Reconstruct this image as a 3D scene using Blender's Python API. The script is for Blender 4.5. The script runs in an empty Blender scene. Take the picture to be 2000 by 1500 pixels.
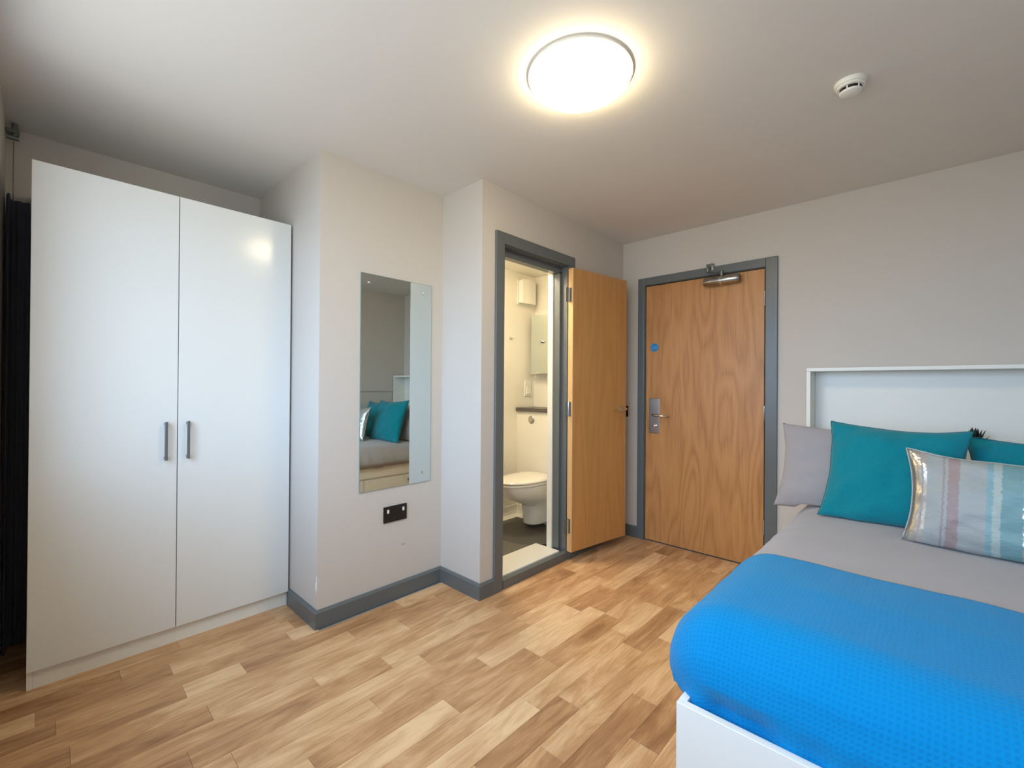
import bpy, bmesh, math, random
from mathutils import Vector, Matrix, noise
from math import sin, cos, pi, radians, sqrt
C = bpy.context.scene
COL = C.collection
random.seed(7)

# ------------------------------------------------------------------ camera
H_CAM = 1.237
yaw, pitch, roll = 0.7549, 0.0036, 0.0072
fwd = Vector((-sin(yaw)*cos(pitch), cos(yaw)*cos(pitch), sin(pitch)))
rt = Vector((cos(yaw), sin(yaw), 0)); up = rt.cross(fwd)
r2 = cos(roll)*rt + sin(roll)*up; u2 = -sin(roll)*rt + cos(roll)*up
cam = bpy.data.cameras.new('camera'); cam.sensor_width = 36; cam.lens = 869.3/2000*36
cam.clip_start = .02; cam.clip_end = 60
camo = bpy.data.objects.new('camera', cam); COL.objects.link(camo)
camo.matrix_world = Matrix(((r2.x, u2.x, -fwd.x, 0), (r2.y, u2.y, -fwd.y, 0), (r2.z, u2.z, -fwd.z, H_CAM), (0, 0, 0, 1)))
C.camera = camo

# ------------------------------------------------------------------ world, daylight, exposure
SKY = 6.6
DOME = 24.0
BATH = 74.0
w = bpy.data.worlds.new('overcast_sky'); C.world = w; w.use_nodes = True
nt = w.node_tree; bg = nt.nodes['Background']
tc = nt.nodes.new('ShaderNodeTexCoord'); sp = nt.nodes.new('ShaderNodeSeparateXYZ')
rp = nt.nodes.new('ShaderNodeValToRGB'); mr = nt.nodes.new('ShaderNodeMapRange')
nt.links.new(tc.outputs['Generated'], sp.inputs[0]); nt.links.new(sp.outputs['Z'], mr.inputs['Value'])
mr.inputs['From Min'].default_value = -1; mr.inputs['From Max'].default_value = 1
nt.links.new(mr.outputs[0], rp.inputs[0])
e = rp.color_ramp.elements
e[0].position = .42; e[0].color = (.34, .36, .36, 1)
e[1].position = .54; e[1].color = (.55, .76, 1.06, 1)
nt.links.new(rp.outputs[0], bg.inputs['Color']); bg.inputs['Strength'].default_value = SKY
C.view_settings.view_transform = 'Standard'; C.view_settings.look = 'None'
C.view_settings.exposure = 0.42; C.view_settings.gamma = 1.0; C.view_settings.use_curve_mapping = False

# window opening in the wall behind the camera, with a light portal filling it
WX0, WX1, WZ0, WZ1 = -2.25, 0.42, 0.92, 2.28
Y_W, X_AL, X_R, Y_D, H = -0.115, -3.168, 0.66, 3.372, 2.433
X_M, X_B, Y_P, Y_J = -2.261, -1.894, 0.973, 1.753
pl = bpy.data.lights.new('window_portal', 'AREA'); pl.shape = 'RECTANGLE'
pl.size = WX1-WX0; pl.size_y = WZ1-WZ0; pl.cycles.is_portal = True
po = bpy.data.objects.new('window_portal', pl); COL.objects.link(po)
po.location = ((WX0+WX1)/2, Y_W-.30, (WZ0+WZ1)/2); po.rotation_euler = (radians(90), 0, 0)

# ------------------------------------------------------------------ material helpers
def lin(r, g, b):
    f = lambda c: (c/255/12.92) if c/255 <= .04045 else ((c/255+.055)/1.055)**2.4
    return (f(r), f(g), f(b), 1)
def mat(name, col, rough=.6, metal=0, spec=.5, coat=0, bump=None, var=None, sheen=0):
    m = bpy.data.materials.new(name); m.use_nodes = True
    n = m.node_tree.nodes; l = m.node_tree.links; b = n['Principled BSDF']
    b.inputs['Base Color'].default_value = col; b.inputs['Roughness'].default_value = rough
    b.inputs['Metallic'].default_value = metal; b.inputs['Specular IOR Level'].default_value = spec
    b.inputs['Coat Weight'].default_value = coat; b.inputs['Sheen Weight'].default_value = sheen
    t = n.new('ShaderNodeTexCoord')
    if bump:
        sc, st = bump
        no = n.new('ShaderNodeTexNoise'); no.inputs['Scale'].default_value = sc; no.inputs['Detail'].default_value = 4
        l.new(t.outputs['Object'], no.inputs['Vector'])
        bu = n.new('ShaderNodeBump'); bu.inputs['Strength'].default_value = st; bu.inputs['Distance'].default_value = .002
        l.new(no.outputs['Fac'], bu.inputs['Height']); l.new(bu.outputs[0], b.inputs['Normal'])
    if var:
        sc, am = var
        no = n.new('ShaderNodeTexNoise'); no.inputs['Scale'].default_value = sc; no.inputs['Detail'].default_value = 5
        l.new(t.outputs['Object'], no.inputs['Vector'])
        mx = n.new('ShaderNodeMix'); mx.data_type = 'RGBA'
        l.new(no.outputs['Fac'], mx.inputs['Factor'])
        mx.inputs['A'].default_value = tuple(c*(1-am) for c in col[:3])+(1,)
        mx.inputs['B'].default_value = tuple(min(1, c*(1+am)) for c in col[:3])+(1,)
        l.new(mx.outputs['Result'], b.inputs['Base Color'])
    return m
def emis(name, col, st):
    m = bpy.data.materials.new(name); m.use_nodes = True
    b = m.node_tree.nodes['Principled BSDF']; b.inputs['Base Color'].default_value = (.9, .9, .88, 1)
    b.inputs['Emission Color'].default_value = col; b.inputs['Emission Strength'].default_value = st
    return m
def nd(m, typ, **kw):
    n = m.node_tree.nodes.new(typ)
    for k, v in kw.items():
        if k.startswith('_'): setattr(n, k[1:], v)
        else: n.inputs[k.replace('__', ' ')].default_value = v
    return n
def oak(name, c1, c2, c3, axis='Z', seed=0., stretch=.14, rough=.42):
    """oak veneer with cathedral figure running along Z"""
    m = mat(name, c2, rough=rough); t = m.node_tree; L = t.links.new; b = t.nodes['Principled BSDF']
    co = nd(m, 'ShaderNodeTexCoord'); mp = nd(m, 'ShaderNodeMapping')
    mp.inputs['Location'].default_value = (seed, seed*1.7, seed*.6)
    mp.inputs['Scale'].default_value = (1, 1, stretch)
    L(co.outputs['Object'], mp.inputs['Vector'])
    n1 = nd(m, 'ShaderNodeTexNoise', Scale=6.5, Detail=1.5, Roughness=.4); L(mp.outputs[0], n1.inputs['Vector'])
    mul = nd(m, 'ShaderNodeMath', _operation='MULTIPLY'); mul.inputs[1].default_value = 16; L(n1.outputs['Fac'], mul.inputs[0])
    fr = nd(m, 'ShaderNodeMath', _operation='PINGPONG'); fr.inputs[1].default_value = 1.; L(mul.outputs[0], fr.inputs[0])
    mp2 = nd(m, 'ShaderNodeMapping'); mp2.inputs['Scale'].default_value = (1, 1, .035); L(co.outputs['Object'], mp2.inputs['Vector'])
    n2 = nd(m, 'ShaderNodeTexNoise', Scale=170., Detail=3.); L(mp2.outputs[0], n2.inputs['Vector'])
    n3 = nd(m, 'ShaderNodeTexNoise', Scale=2.2, Detail=3.); L(mp.outputs[0], n3.inputs['Vector'])
    a = nd(m, 'ShaderNodeMath', _operation='MULTIPLY_ADD'); a.inputs[1].default_value = .26; L(fr.outputs[0], a.inputs[0])
    s = nd(m, 'ShaderNodeMath', _operation='MULTIPLY'); s.inputs[1].default_value = .55; L(n2.outputs['Fac'], s.inputs[0])
    L(s.outputs[0], a.inputs[2])
    a2 = nd(m, 'ShaderNodeMath', _operation='MULTIPLY_ADD'); a2.inputs[1].default_value = .28; L(n3.outputs['Fac'], a2.inputs[0]); L(a.outputs[0], a2.inputs[2])
    cr = nd(m, 'ShaderNodeValToRGB'); el = cr.color_ramp.elements
    el[0].position = .28; el[0].color = c1; el[1].position = .88; el[1].color = c3
    x = el.new(.58); x.color = c2
    L(a2.outputs[0], cr.inputs[0]); L(cr.outputs[0], b.inputs['Base Color'])
    bu = nd(m, 'ShaderNodeBump', Strength=.12, Distance=.001); L(n2.outputs['Fac'], bu.inputs['Height']); L(bu.outputs[0], b.inputs['Normal'])
    return m
def plank_mat():
    m = mat('oak_plank', (.4, .25, .14, 1), rough=.40, spec=.45); t = m.node_tree; L = t.links.new; b = t.nodes['Principled BSDF']
    co = nd(m, 'ShaderNodeTexCoord'); oi = nd(m, 'ShaderNodeObjectInfo')
    ad = nd(m, 'ShaderNodeVectorMath', _operation='ADD'); sc = nd(m, 'ShaderNodeVectorMath', _operation='SCALE')
    cb = nd(m, 'ShaderNodeCombineXYZ')
    for i in range(3): L(oi.outputs['Random'], cb.inputs[i])
    L(cb.outputs[0], sc.inputs[0]); sc.inputs['Scale'].default_value = 57.
    L(co.outputs['Object'], ad.inputs[0]); L(sc.outputs[0], ad.inputs[1])
    mp = nd(m, 'ShaderNodeMapping'); mp.inputs['Scale'].default_value = (1, .2, 1); L(ad.outputs[0], mp.inputs['Vector'])
    n1 = nd(m, 'ShaderNodeTexNoise', Scale=13., Detail=7., Roughness=.62, Distortion=1.3); L(mp.outputs[0], n1.inputs['Vector'])
    mp2 = nd(m, 'ShaderNodeMapping'); mp2.inputs['Scale'].default_value = (1, .05, 1); L(ad.outputs[0], mp2.inputs['Vector'])
    n2 = nd(m, 'ShaderNodeTexNoise', Scale=150., Detail=3.); L(mp2.outputs[0], n2.inputs['Vector'])
    n3 = nd(m, 'ShaderNodeTexNoise', Scale=4., Detail=2.); L(ad.outputs[0], n3.inputs['Vector'])
    # knots
    v = nd(m, 'ShaderNodeTexVoronoi', Scale=3.2); mp3 = nd(m, 'ShaderNodeMapping'); mp3.inputs['Scale'].default_value = (1, .55, 1)
    L(ad.outputs[0], mp3.inputs['Vector']); L(mp3.outputs[0], v.inputs['Vector'])
    kn = nd(m, 'ShaderNodeMapRange'); kn.inputs['From Min'].default_value = .02; kn.inputs['From Max'].default_value = .13
    kn.inputs['To Min'].default_value = .33; kn.inputs['To Max'].default_value = 0; L(v.outputs['Distance'], kn.inputs['Value'])
    def ma(x, k, add):
        a = nd(m, 'ShaderNodeMath', _operation='MULTIPLY_ADD'); L(x, a.inputs[0]); a.inputs[1].default_value = k
        if isinstance(add, float): a.inputs[2].default_value = add
        else: L(add, a.inputs[2])
        return a.outputs[0]
    f = ma(n1.outputs['Fac'], .95, -.48)
    f = ma(n2.outputs['Fac'], .30, f)
    f = ma(n3.outputs['Fac'], .32, f)
    sr_ = nd(m, 'ShaderNodeSeparateColor'); L(oi.outputs['Color'], sr_.inputs[0])
    f = ma(sr_.outputs[0], .52, f)
    f = ma(kn.outputs[0], -.6, f)
    cr = nd(m, 'ShaderNodeValToRGB'); el = cr.color_ramp.elements
    el[0].position = .10; el[0].color = lin(130, 88, 56); el[1].position = .88; el[1].color = lin(238, 202, 156)
    x = el.new(.36); x.color = lin(172, 127, 86); x = el.new(.58); x.color = lin(204, 158, 112)
    L(f, cr.inputs[0]); L(cr.outputs[0], b.inputs['Base Color'])
    bu = nd(m, 'ShaderNodeBump', Strength=.15, Distance=.0008); L(n2.outputs['Fac'], bu.inputs['Height']); L(bu.outputs[0], b.inputs['Normal'])
    return m

M = {}
M['wall'] = mat('warm_grey_paint', lin(206, 199, 190), .62, spec=.3, bump=(220, .12))
M['ceil'] = mat('ceiling_paint', lin(226, 222, 216), .75, spec=.2, bump=(160, .08))
M['bwall'] = mat('bathroom_panel', lin(238, 234, 222), .35)
M['grey'] = mat('grey_gloss_paint', lin(100, 105, 105), .32, bump=(90, .05))
M['white'] = mat('white_laminate', lin(228, 228, 222), .17, spec=.5)
M['whitem'] = mat('white_melamine', lin(238, 237, 228), .38)
M['midgrey'] = mat('carcass_edge', lin(150, 152, 152), .5)  # plain grey colour of the wardrobe filler strip and floor base
M['oak'] = oak('oak_veneer', lin(166, 112, 60), lin(194, 138, 80), lin(204, 150, 94), seed=3.1)
M['oak2'] = oak('pale_oak_veneer', lin(184, 132, 74), lin(196, 144, 84), lin(204, 152, 92), seed=9.4, stretch=.1)
M['lip'] = mat('oak_lipping', lin(214, 172, 118), .45, var=(60, .1))
M['steel'] = mat('brushed_steel', lin(170, 170, 168), .28, metal=1)
M['chrome'] = mat('chrome', lin(215, 212, 205), .1, metal=1)
M['handle'] = mat('satin_nickel', lin(128, 132, 130), .38, metal=.8)
M['black'] = mat('black_plastic', lin(18, 18, 20), .3)
M['slot'] = mat('socket_slot', lin(4, 4, 4), .6)
M['whitep'] = mat('white_plastic', lin(236, 234, 226), .35)
M['mirror'] = mat('mirror_silver', (.70, .76, .73, 1), .015, metal=1)
M['edge'] = mat('green_glass_edge', lin(120, 150, 140), .2)
M['wc'] = mat('vitreous_china', lin(238, 235, 226), .08, spec=.6)
M['bfloor'] = mat('grey_safety_vinyl', lin(104, 102, 96), .6, bump=(400, .3), var=(90, .12))
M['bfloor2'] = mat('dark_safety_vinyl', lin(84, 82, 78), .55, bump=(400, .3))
M['shelf'] = mat('dark_grey_laminate', lin(88, 84, 80), .4)
M['blue'] = mat('blue_sign', lin(24, 128, 190), .35)
M['pale'] = mat('pale_print', lin(120, 185, 220), .4)
M['duvet'] = mat('grey_cotton', lin(160, 156, 158), .85, spec=.15, sheen=.3, bump=(700, .2))
M['teal'] = mat('teal_chenille', lin(10, 128, 142), .85, spec=.1, sheen=.25, bump=(420, .7), var=(160, .22))
M['seam'] = mat('teal_seam', lin(8, 104, 118), .9)
M['curtain'] = mat('navy_curtain', lin(96, 98, 112), .9)
M['scuff'] = mat('scuffed_plaster', lin(238, 240, 240), .8)
M['scuffg'] = mat('grey_scuff', lin(176, 172, 166), .8)
M['leaf'] = mat('dark_green_leaf', lin(30, 48, 36), .5, var=(30, .3))
M['pot'] = mat('white_pot', lin(225, 225, 220), .3)
M['soil'] = mat('soil', lin(50, 38, 30), .9)
M['dome'] = emis('glowing_diffuser', (1, .825, .50, 1), DOME)
M['bathlamp'] = emis('bath_lamp_glow', (1, .84, .58, 1), BATH)
M['upvc'] = mat('window_upvc', lin(235, 236, 236), .3)
M['glass'] = bpy.data.materials.new('window_glass'); M['glass'].use_nodes = True
_t = M['glass'].node_tree; _t.nodes.remove(_t.nodes['Principled BSDF'])
_a = _t.nodes.new('ShaderNodeBsdfTransparent'); _g = _t.nodes.new('ShaderNodeBsdfGlossy'); _g.inputs['Roughness'].default_value = .0
_f = _t.nodes.new('ShaderNodeMixShader'); _f.inputs[0].default_value = .06
_t.links.new(_a.outputs[0], _f.inputs[1]); _t.links.new(_g.outputs[0], _f.inputs[2])
_t.links.new(_f.outputs[0], _t.nodes['Material Output'].inputs[0])

def throw_mat():
    m = mat('blue_waffle_cotton', lin(0, 140, 214), .9, spec=.08, sheen=.15); t = m.node_tree; L = t.links.new; b = t.nodes['Principled BSDF']
    uv = nd(m, 'ShaderNodeUVMap'); sp = nd(m, 'ShaderNodeSeparateXYZ'); L(uv.outputs[0], sp.inputs[0])
    outs = []
    no = nd(m, 'ShaderNodeTexNoise', Scale=12., Detail=5.); L(uv.outputs[0], no.inputs['Vector'])
    for ax in 'XY':
        k = nd(m, 'ShaderNodeMath', _operation='MULTIPLY'); k.inputs[1].default_value = 2*pi/.0115; L(sp.outputs[ax], k.inputs[0])
        d = nd(m, 'ShaderNodeMath', _operation='MULTIPLY_ADD'); d.inputs[1].default_value = 9.; L(no.outputs['Fac'], d.inputs[0]); L(k.outputs[0], d.inputs[2])
        s = nd(m, 'ShaderNodeMath', _operation='SINE'); L(d.outputs[0], s.inputs[0]); outs.append(s.outputs[0])
    mx = nd(m, 'ShaderNodeMath', _operation='MAXIMUM'); L(outs[0], mx.inputs[0]); L(outs[1], mx.inputs[1])
    n2 = nd(m, 'ShaderNodeTexNoise', Scale=300., Detail=2.); L(uv.outputs[0], n2.inputs['Vector'])
    ad = nd(m, 'ShaderNodeMath', _operation='ADD'); L(mx.outputs[0], ad.inputs[0]); L(n2.outputs['Fac'], ad.inputs[1])
    bu = nd(m, 'ShaderNodeBump', Strength=.42, Distance=.0013); L(ad.outputs[0], bu.inputs['Height']); L(bu.outputs[0], b.inputs['Normal'])
    cr = nd(m, 'ShaderNodeValToRGB'); el = cr.color_ramp.elements
    mp = nd(m, 'ShaderNodeMapRange'); mp.inputs['From Min'].default_value = -1; mp.inputs['From Max'].default_value = 2; L(ad.outputs[0], mp.inputs['Value'])
    el[0].position = .1; el[0].color = lin(0, 124, 184); el[1].position = .8; el[1].color = lin(2, 133, 194)
    L(mp.outputs[0], cr.inputs[0]); L(cr.outputs[0], b.inputs['Base Color'])
    return m
M['throw'] = throw_mat()

def stripe_mat():
    """satin cushion cover with ragged vertical stripes printed along local X"""
    m = mat('striped_satin', lin(160, 166, 168), .38); t = m.node_tree; L = t.links.new; b = t.nodes['Principled BSDF']
    uv = nd(m, 'ShaderNodeUVMap'); sp = nd(m, 'ShaderNodeSeparateXYZ'); L(uv.outputs[0], sp.inputs[0])
    mp = nd(m, 'ShaderNodeMapping'); mp.inputs['Scale'].default_value = (3, 26, 1); L(uv.outputs[0], mp.inputs['Vector'])
    no = nd(m, 'ShaderNodeTexNoise', Scale=1.6, Detail=6., Roughness=.7); L(mp.outputs[0], no.inputs['Vector'])
    a = nd(m, 'ShaderNodeMath', _operation='MULTIPLY_ADD'); a.inputs[1].default_value = .045; L(no.outputs['Fac'], a.inputs[0]); L(sp.outputs['X'], a.inputs[2])
    sh = nd(m, 'ShaderNodeMath', _operation='SUBTRACT'); sh.inputs[1].default_value = .022; L(a.outputs[0], sh.inputs[0])
    G = lin(158, 163, 161)
    stops = [(0, lin(176, 178, 172), 1), (.045, lin(214, 208, 196), 1), (.10, lin(160, 154, 156), 0), (.115, lin(225, 222, 214), 1), (.14, G, 0),
             (.235, lin(150, 138, 138), 0), (.25, G, 0), (.262, lin(152, 134, 132), 0), (.32, G, 0), (.43, lin(128, 164, 170), 0), (.455, lin(168, 182, 176), 0),
             (.485, lin(118, 156, 160), 0), (.565, lin(222, 224, 222), 1), (.61, lin(150, 152, 162), 0), (.72, lin(150, 124, 130), 0), (.78, G, 0), (.88, lin(112, 162, 172), 0), (.94, lin(214, 214, 210), 1)]
    cr = nd(m, 'ShaderNodeValToRGB'); cr.color_ramp.interpolation = 'CONSTANT'; c2 = nd(m, 'ShaderNodeValToRGB'); c2.color_ramp.interpolation = 'CONSTANT'
    for ramp, k in ((cr, 1), (c2, 2)):
        el = ramp.color_ramp.elements
        while len(el) > 1: el.remove(el[-1])
        for i, s in enumerate(stops):
            x = el[0] if i == 0 else el.new(s[0])
            x.position = s[0]; x.color = s[1] if k == 1 else (s[2], s[2], s[2], 1)
    L(sh.outputs[0], cr.inputs[0]); L(sh.outputs[0], c2.inputs[0])
    L(cr.outputs[0], b.inputs['Base Color'])
    mt = nd(m, 'ShaderNodeMath', _operation='MULTIPLY'); mt.inputs[1].default_value = .75; L(c2.outputs[0], mt.inputs[0]); L(mt.outputs[0], b.inputs['Metallic'])
    ro = nd(m, 'ShaderNodeMapRange'); ro.inputs['To Min'].default_value = .5; ro.inputs['To Max'].default_value = .22; L(c2.outputs[0], ro.inputs['Value']); L(ro.outputs[0], b.inputs['Roughness'])
    n2 = nd(m, 'ShaderNodeTexNoise', Scale=24., Detail=3.); L(uv.outputs[0], n2.inputs['Vector'])
    bu = nd(m, 'ShaderNodeBump', Strength=.35, Distance=.006); L(n2.outputs['Fac'], bu.inputs['Height']); L(bu.outputs[0], b.inputs['Normal'])
    return m
M['stripe'] = stripe_mat()

# ------------------------------------------------------------------ object helpers
def tag(o, label=None, cat=None, group=None, kind=None):
    if label: o['label'] = label
    if cat: o['category'] = cat
    if group: o['group'] = group
    if kind: o['kind'] = kind
    return o
def empty(name, loc=(0, 0, 0), rz=0, **kw):
    o = bpy.data.objects.new(name, None); COL.objects.link(o); o.location = loc; o.rotation_euler = (0, 0, rz)
    o.empty_display_size = .1
    return tag(o, **kw)
def obj(name, bm, m, parent=None, smooth=False, loc=None, rot=None, **kw):
    me = bpy.data.meshes.new(name); bmesh.ops.recalc_face_normals(bm, faces=bm.faces)
    if smooth:
        for f in bm.faces: f.smooth = True
    bm.to_mesh(me); bm.free()
    for x in (m if isinstance(m, (list, tuple)) else [m]): me.materials.append(x)
    if smooth == 'auto':
        try: me.set_sharp_from_angle(angle=radians(35))
        except Exception: pass
    o = bpy.data.objects.new(name, me); COL.objects.link(o)
    if parent: o.parent = parent
    if loc: o.location = loc
    if rot: o.rotation_euler = rot
    return tag(o, **kw)
def NB(): return bmesh.new()
def box(bm, x0, x1, y0, y1, z0, z1, bev=0, seg=2, mi=0):
    vs = [bm.verts.new((x, y, z)) for x in (x0, x1) for y in (y0, y1) for z in (z0, z1)]
    fs = [bm.faces.new([vs[i] for i in q]) for q in ((0, 1, 3, 2), (4, 6, 7, 5), (0, 4, 5, 1), (2, 3, 7, 6), (0, 2, 6, 4), (1, 5, 7, 3))]
    for f in fs: f.material_index = mi
    if bev:
        es = list({e for f in fs for e in f.edges})
        bmesh.ops.bevel(bm, geom=es, offset=bev, segments=seg, affect='EDGES', profile=.5)
    return bm
def bx(*a, **k): return box(NB(), *a, **k)
def prism(bm, pts, z0, z1, bev=0):
    lo = [bm.verts.new((x, y, z0)) for x, y in pts]; hi = [bm.verts.new((x, y, z1)) for x, y in pts]
    n = len(pts); fs = [bm.faces.new(lo[::-1]), bm.faces.new(hi)]
    for i in range(n): fs.append(bm.faces.new((lo[i], lo[(i+1) % n], hi[(i+1) % n], hi[i])))
    if bev: bmesh.ops.bevel(bm, geom=list({e for f in fs for e in f.edges}), offset=bev, segments=2, affect='EDGES')
    return bm
def tube(bm, pts, r, n=12, cap=True):
    pts = [Vector(p) for p in pts]; rs = r if isinstance(r, (list, tuple)) else [r]*len(pts); rings = []
    for i, p in enumerate(pts):
        t = (pts[min(i+1, len(pts)-1)]-pts[max(i-1, 0)]).normalized()
        a = Vector((0, 0, 1)) if abs(t.z) < .9 else Vector((1, 0, 0))
        u = t.cross(a).normalized(); v = t.cross(u)
        rings.append([bm.verts.new(p+rs[i]*(cos(2*pi*k/n)*u+sin(2*pi*k/n)*v)) for k in range(n)])
    for a, b in zip(rings, rings[1:]):
        for k in range(n): bm.faces.new((a[k], a[(k+1) % n], b[(k+1) % n], b[k]))
    if cap: bm.faces.new(rings[0]); bm.faces.new(rings[-1])
    return bm
def lathe(bm, prof, n=32, c=(0, 0, 0)):
    rings = []
    for r, z in prof:
        if r < 1e-5: rings.append([bm.verts.new((c[0], c[1], c[2]+z))])
        else: rings.append([bm.verts.new((c[0]+r*cos(2*pi*k/n), c[1]+r*sin(2*pi*k/n), c[2]+z)) for k in range(n)])
    for a, b in zip(rings, rings[1:]):
        for k in range(n):
            q = [a[k % len(a)], a[(k+1) % len(a)], b[(k+1) % len(b)], b[k % len(b)]]
            q = list(dict.fromkeys(q))
            if len(q) > 2:
                try: bm.faces.new(q)
                except ValueError: pass
    for ring, side in ((rings[0], 0), (rings[-1], 1)):
        if len(ring) > 1: bm.faces.new(ring)
    return bm
def loft(bm, rings, cap=True):
    vs = [[bm.verts.new(p) for p in r] for r in rings]
    n = len(vs[0])
    for a, b in zip(vs, vs[1:]):
        for k in range(n): bm.faces.new((a[k], a[(k+1) % n], b[(k+1) % n], b[k]))
    if cap: bm.faces.new(vs[0]); bm.faces.new(vs[-1])
    return bm
def wall_hole(bm, axis, c0, c1, a0, a1, z0, z1, h):
    """solid wall slab between c0..c1 on `axis`, spanning a0..a1 x z0..z1, with hole h=(ha0,ha1,hz0,hz1)"""
    A = [a0, h[0], h[1], a1]; Z = [z0, h[2], h[3], z1]
    for i in range(3):
        for j in range(3):
            if i == 1 and j == 1: continue
            if A[i+1]-A[i] < 1e-6 or Z[j+1]-Z[j] < 1e-6: continue
            if axis == 'x': box(bm, c0, c1, A[i], A[i+1], Z[j], Z[j+1])
            else: box(bm, A[i], A[i+1], c0, c1, Z[j], Z[j+1])
    bmesh.ops.remove_doubles(bm, verts=bm.verts, dist=1e-5)
    d = {}
    for f in bm.faces: d.setdefault(tuple(sorted(v.index for v in f.verts)), []).append(f)
    bm.verts.index_update()
    d = {}
    for f in bm.faces: d.setdefault(tuple(sorted(v.index for v in f.verts)), []).append(f)
    bmesh.ops.delete(bm, geom=[f for l in d.values() if len(l) > 1 for f in l], context='FACES_ONLY')
    return bm
def S(name, bm, m, label, cat, parent=None, **k): return obj(name, bm, m, parent, label=label, cat=cat, kind='structure', **k)

# ------------------------------------------------------------------ room shell
fl = S('floor', bx(-3.3, X_R+.12, Y_W-.42, Y_D+.1405, -.10, -.004), M['midgrey'], 'wood-look floor of long narrow oak planks', 'floor')
S('ceiling', bx(-3.3, X_R+.12, Y_W-.42, Y_D+.24, H, H+.1), M['ceil'], 'plain matt painted ceiling', 'ceiling')
S('wall_alcove', bx(X_AL-.12, X_AL, Y_W-.42, Y_P+.1, 0, H), M['wall'], 'shaded grey wall behind the white wardrobe', 'wall')
S('wall_pillar', prism(NB(), [(X_AL, Y_P), (X_M, Y_P), (X_M, Y_J), (X_M-.13, Y_J), (X_M-.13, Y_P+.13), (X_AL, Y_P+.13)], 0, H), M['wall'], 'grey boxed-out wall carrying the tall mirror', 'wall')
D0, D1, DZ = 1.905, 2.612, 2.12    # bathroom doorway rough opening
wb = NB(); wall_hole(wb, 'x', X_B-.106, X_B, Y_J, Y_D, 0, H, (D0, D1, 0, DZ)); box(wb, X_M-.13, X_B-.106, Y_J, Y_J+.1, 0, H)
S('wall_bathroom', wb, M['wall'], 'grey wall with the bathroom doorway', 'wall')
EX0, EX1, EZ = -1.70, -.805, 2.06
S('wall_back', wall_hole(NB(), 'y', Y_D, Y_D+.14, X_B-.106, X_R+.12, 0, H, (EX0, EX1, 0, EZ)), M['wall'], 'grey wall with the entrance door and headboard', 'wall')
S('wall_right', bx(X_R, X_R+.12, Y_W-.42, Y_D, 0, H), M['wall'], 'grey wall along the right side of the bed', 'wall')
S('wall_window', wall_hole(NB(), 'y', Y_W-.30, Y_W, X_AL, X_R, 0, H, (WX0, WX1, WZ0, WZ1)), M['wall'], 'wall with the daylight window behind the viewer', 'wall')
S('light_block_slab', bx(X_B-.106, X_R+.12, Y_D+.141, Y_D+.24, -.1, H), M['wall'], 'unseen slab added to block light behind the closed entrance door', 'wall')  # unseen slab, added to stop sky light leaking under the entrance door
# window unit
wn = empty('window_1', (0, 0, 0), label='white framed window lighting the room', cat='window', kind='structure')
f = NB()
for a, b, c, d in ((WX0, WX1, WZ0, WZ0+.05), (WX0, WX1, WZ1-.05, WZ1), (WX0, WX0+.05, WZ0+.05, WZ1-.05), (WX1-.05, WX1, WZ0+.05, WZ1-.05), (-1.36, -1.31, WZ0+.05, WZ1-.05), (-.47, -.42, WZ0+.05, WZ1-.05)):
    box(f, a, b, Y_W-.25, Y_W-.19, c, d, bev=.004)
obj('window_frame', f, M['upvc'], wn)
for a, b in ((WX0+.05, -1.36), (-1.31, -.47), (-.42, WX1-.05)):
    obj('pane', bx(a, b, Y_W-.226, Y_W-.220, WZ0+.05, WZ1-.05), M['glass'], wn)
obj('window_sill', bx(WX0-.0, WX1, Y_W-.19, Y_W+.0, WZ0, WZ0+.02, bev=.004), M['upvc'], wn)
# floor planks
PW, Pm, PX = .1045, plank_mat(), -1.499
lens = {}
Rg = random.Random(21)
def plank(x0, x1, y0, y1, tone):
    L_ = round(y1-y0, 3); key = (round(x1-x0, 4), L_)
    if key not in lens:
        bm = bx(-(x1-x0)/2+.0003, (x1-x0)/2-.0003, -L_/2+.0003, L_/2-.0003, -.004, 0, bev=.0006, seg=1)
        me = bpy.data.meshes.new('floor_plank'); bmesh.ops.recalc_face_normals(bm, faces=bm.faces); bm.to_mesh(me); bm.free(); me.materials.append(Pm); lens[key] = me
    o = bpy.data.objects.new('floor_plank', lens[key]); COL.objects.link(o); o.parent = fl
    o.location = ((x0+x1)/2, (y0+y1)/2, 0); o.color = (tone, tone, tone, 1)
# strip index -> known board joints (y) and the tone of each board between them
KNOWN = {0: [.62, .45, 1.37, .85, 2.05, .45, 2.41, .9, 3.16], 1: [.40, .95, 1.10, .42, 1.58, .85, 2.13, .40, 2.95], 2: [.70, .55, 1.58, .25, 2.12, .5, 2.64, .75, 3.2],
         3: [.35, .92, 1.32, .66, 2.01, .86, 2.40, .45, 3.02], 4: [.30, .6, .98, .22, 1.43, .68, 1.94, .18, 2.45, .62, 3.1], 5: [.5, .4, 1.19, .58, 2.10, .8, 2.6, .35, 3.2],
         6: [.95, .25, 1.65, .60, 2.3, .3, 2.9], -1: [.9, .5, 1.75, .65, 2.5, .35, 3.2], -2: [.45, .7, 1.2, .45, 1.9, .55, 2.6], -3: [.35, .35, 1.07, .82, 1.75], -4: [.0, .5, .8, .6, 1.5],
         -5: [-.1, .25, .45, .62, 1.3, .45, 1.74], -6: [.08, .62, 1.07, .4, 1.6], -7: [-.1, .4, .41, .9, .62, .3, 1.4], -8: [.05, .45, .85, .75, 1.5], -9: [.0, .3, .40, .72, .90, .3]}
kmin = -17
while PX+kmin*PW > -3.16: kmin -= 1
k_ = kmin
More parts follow.
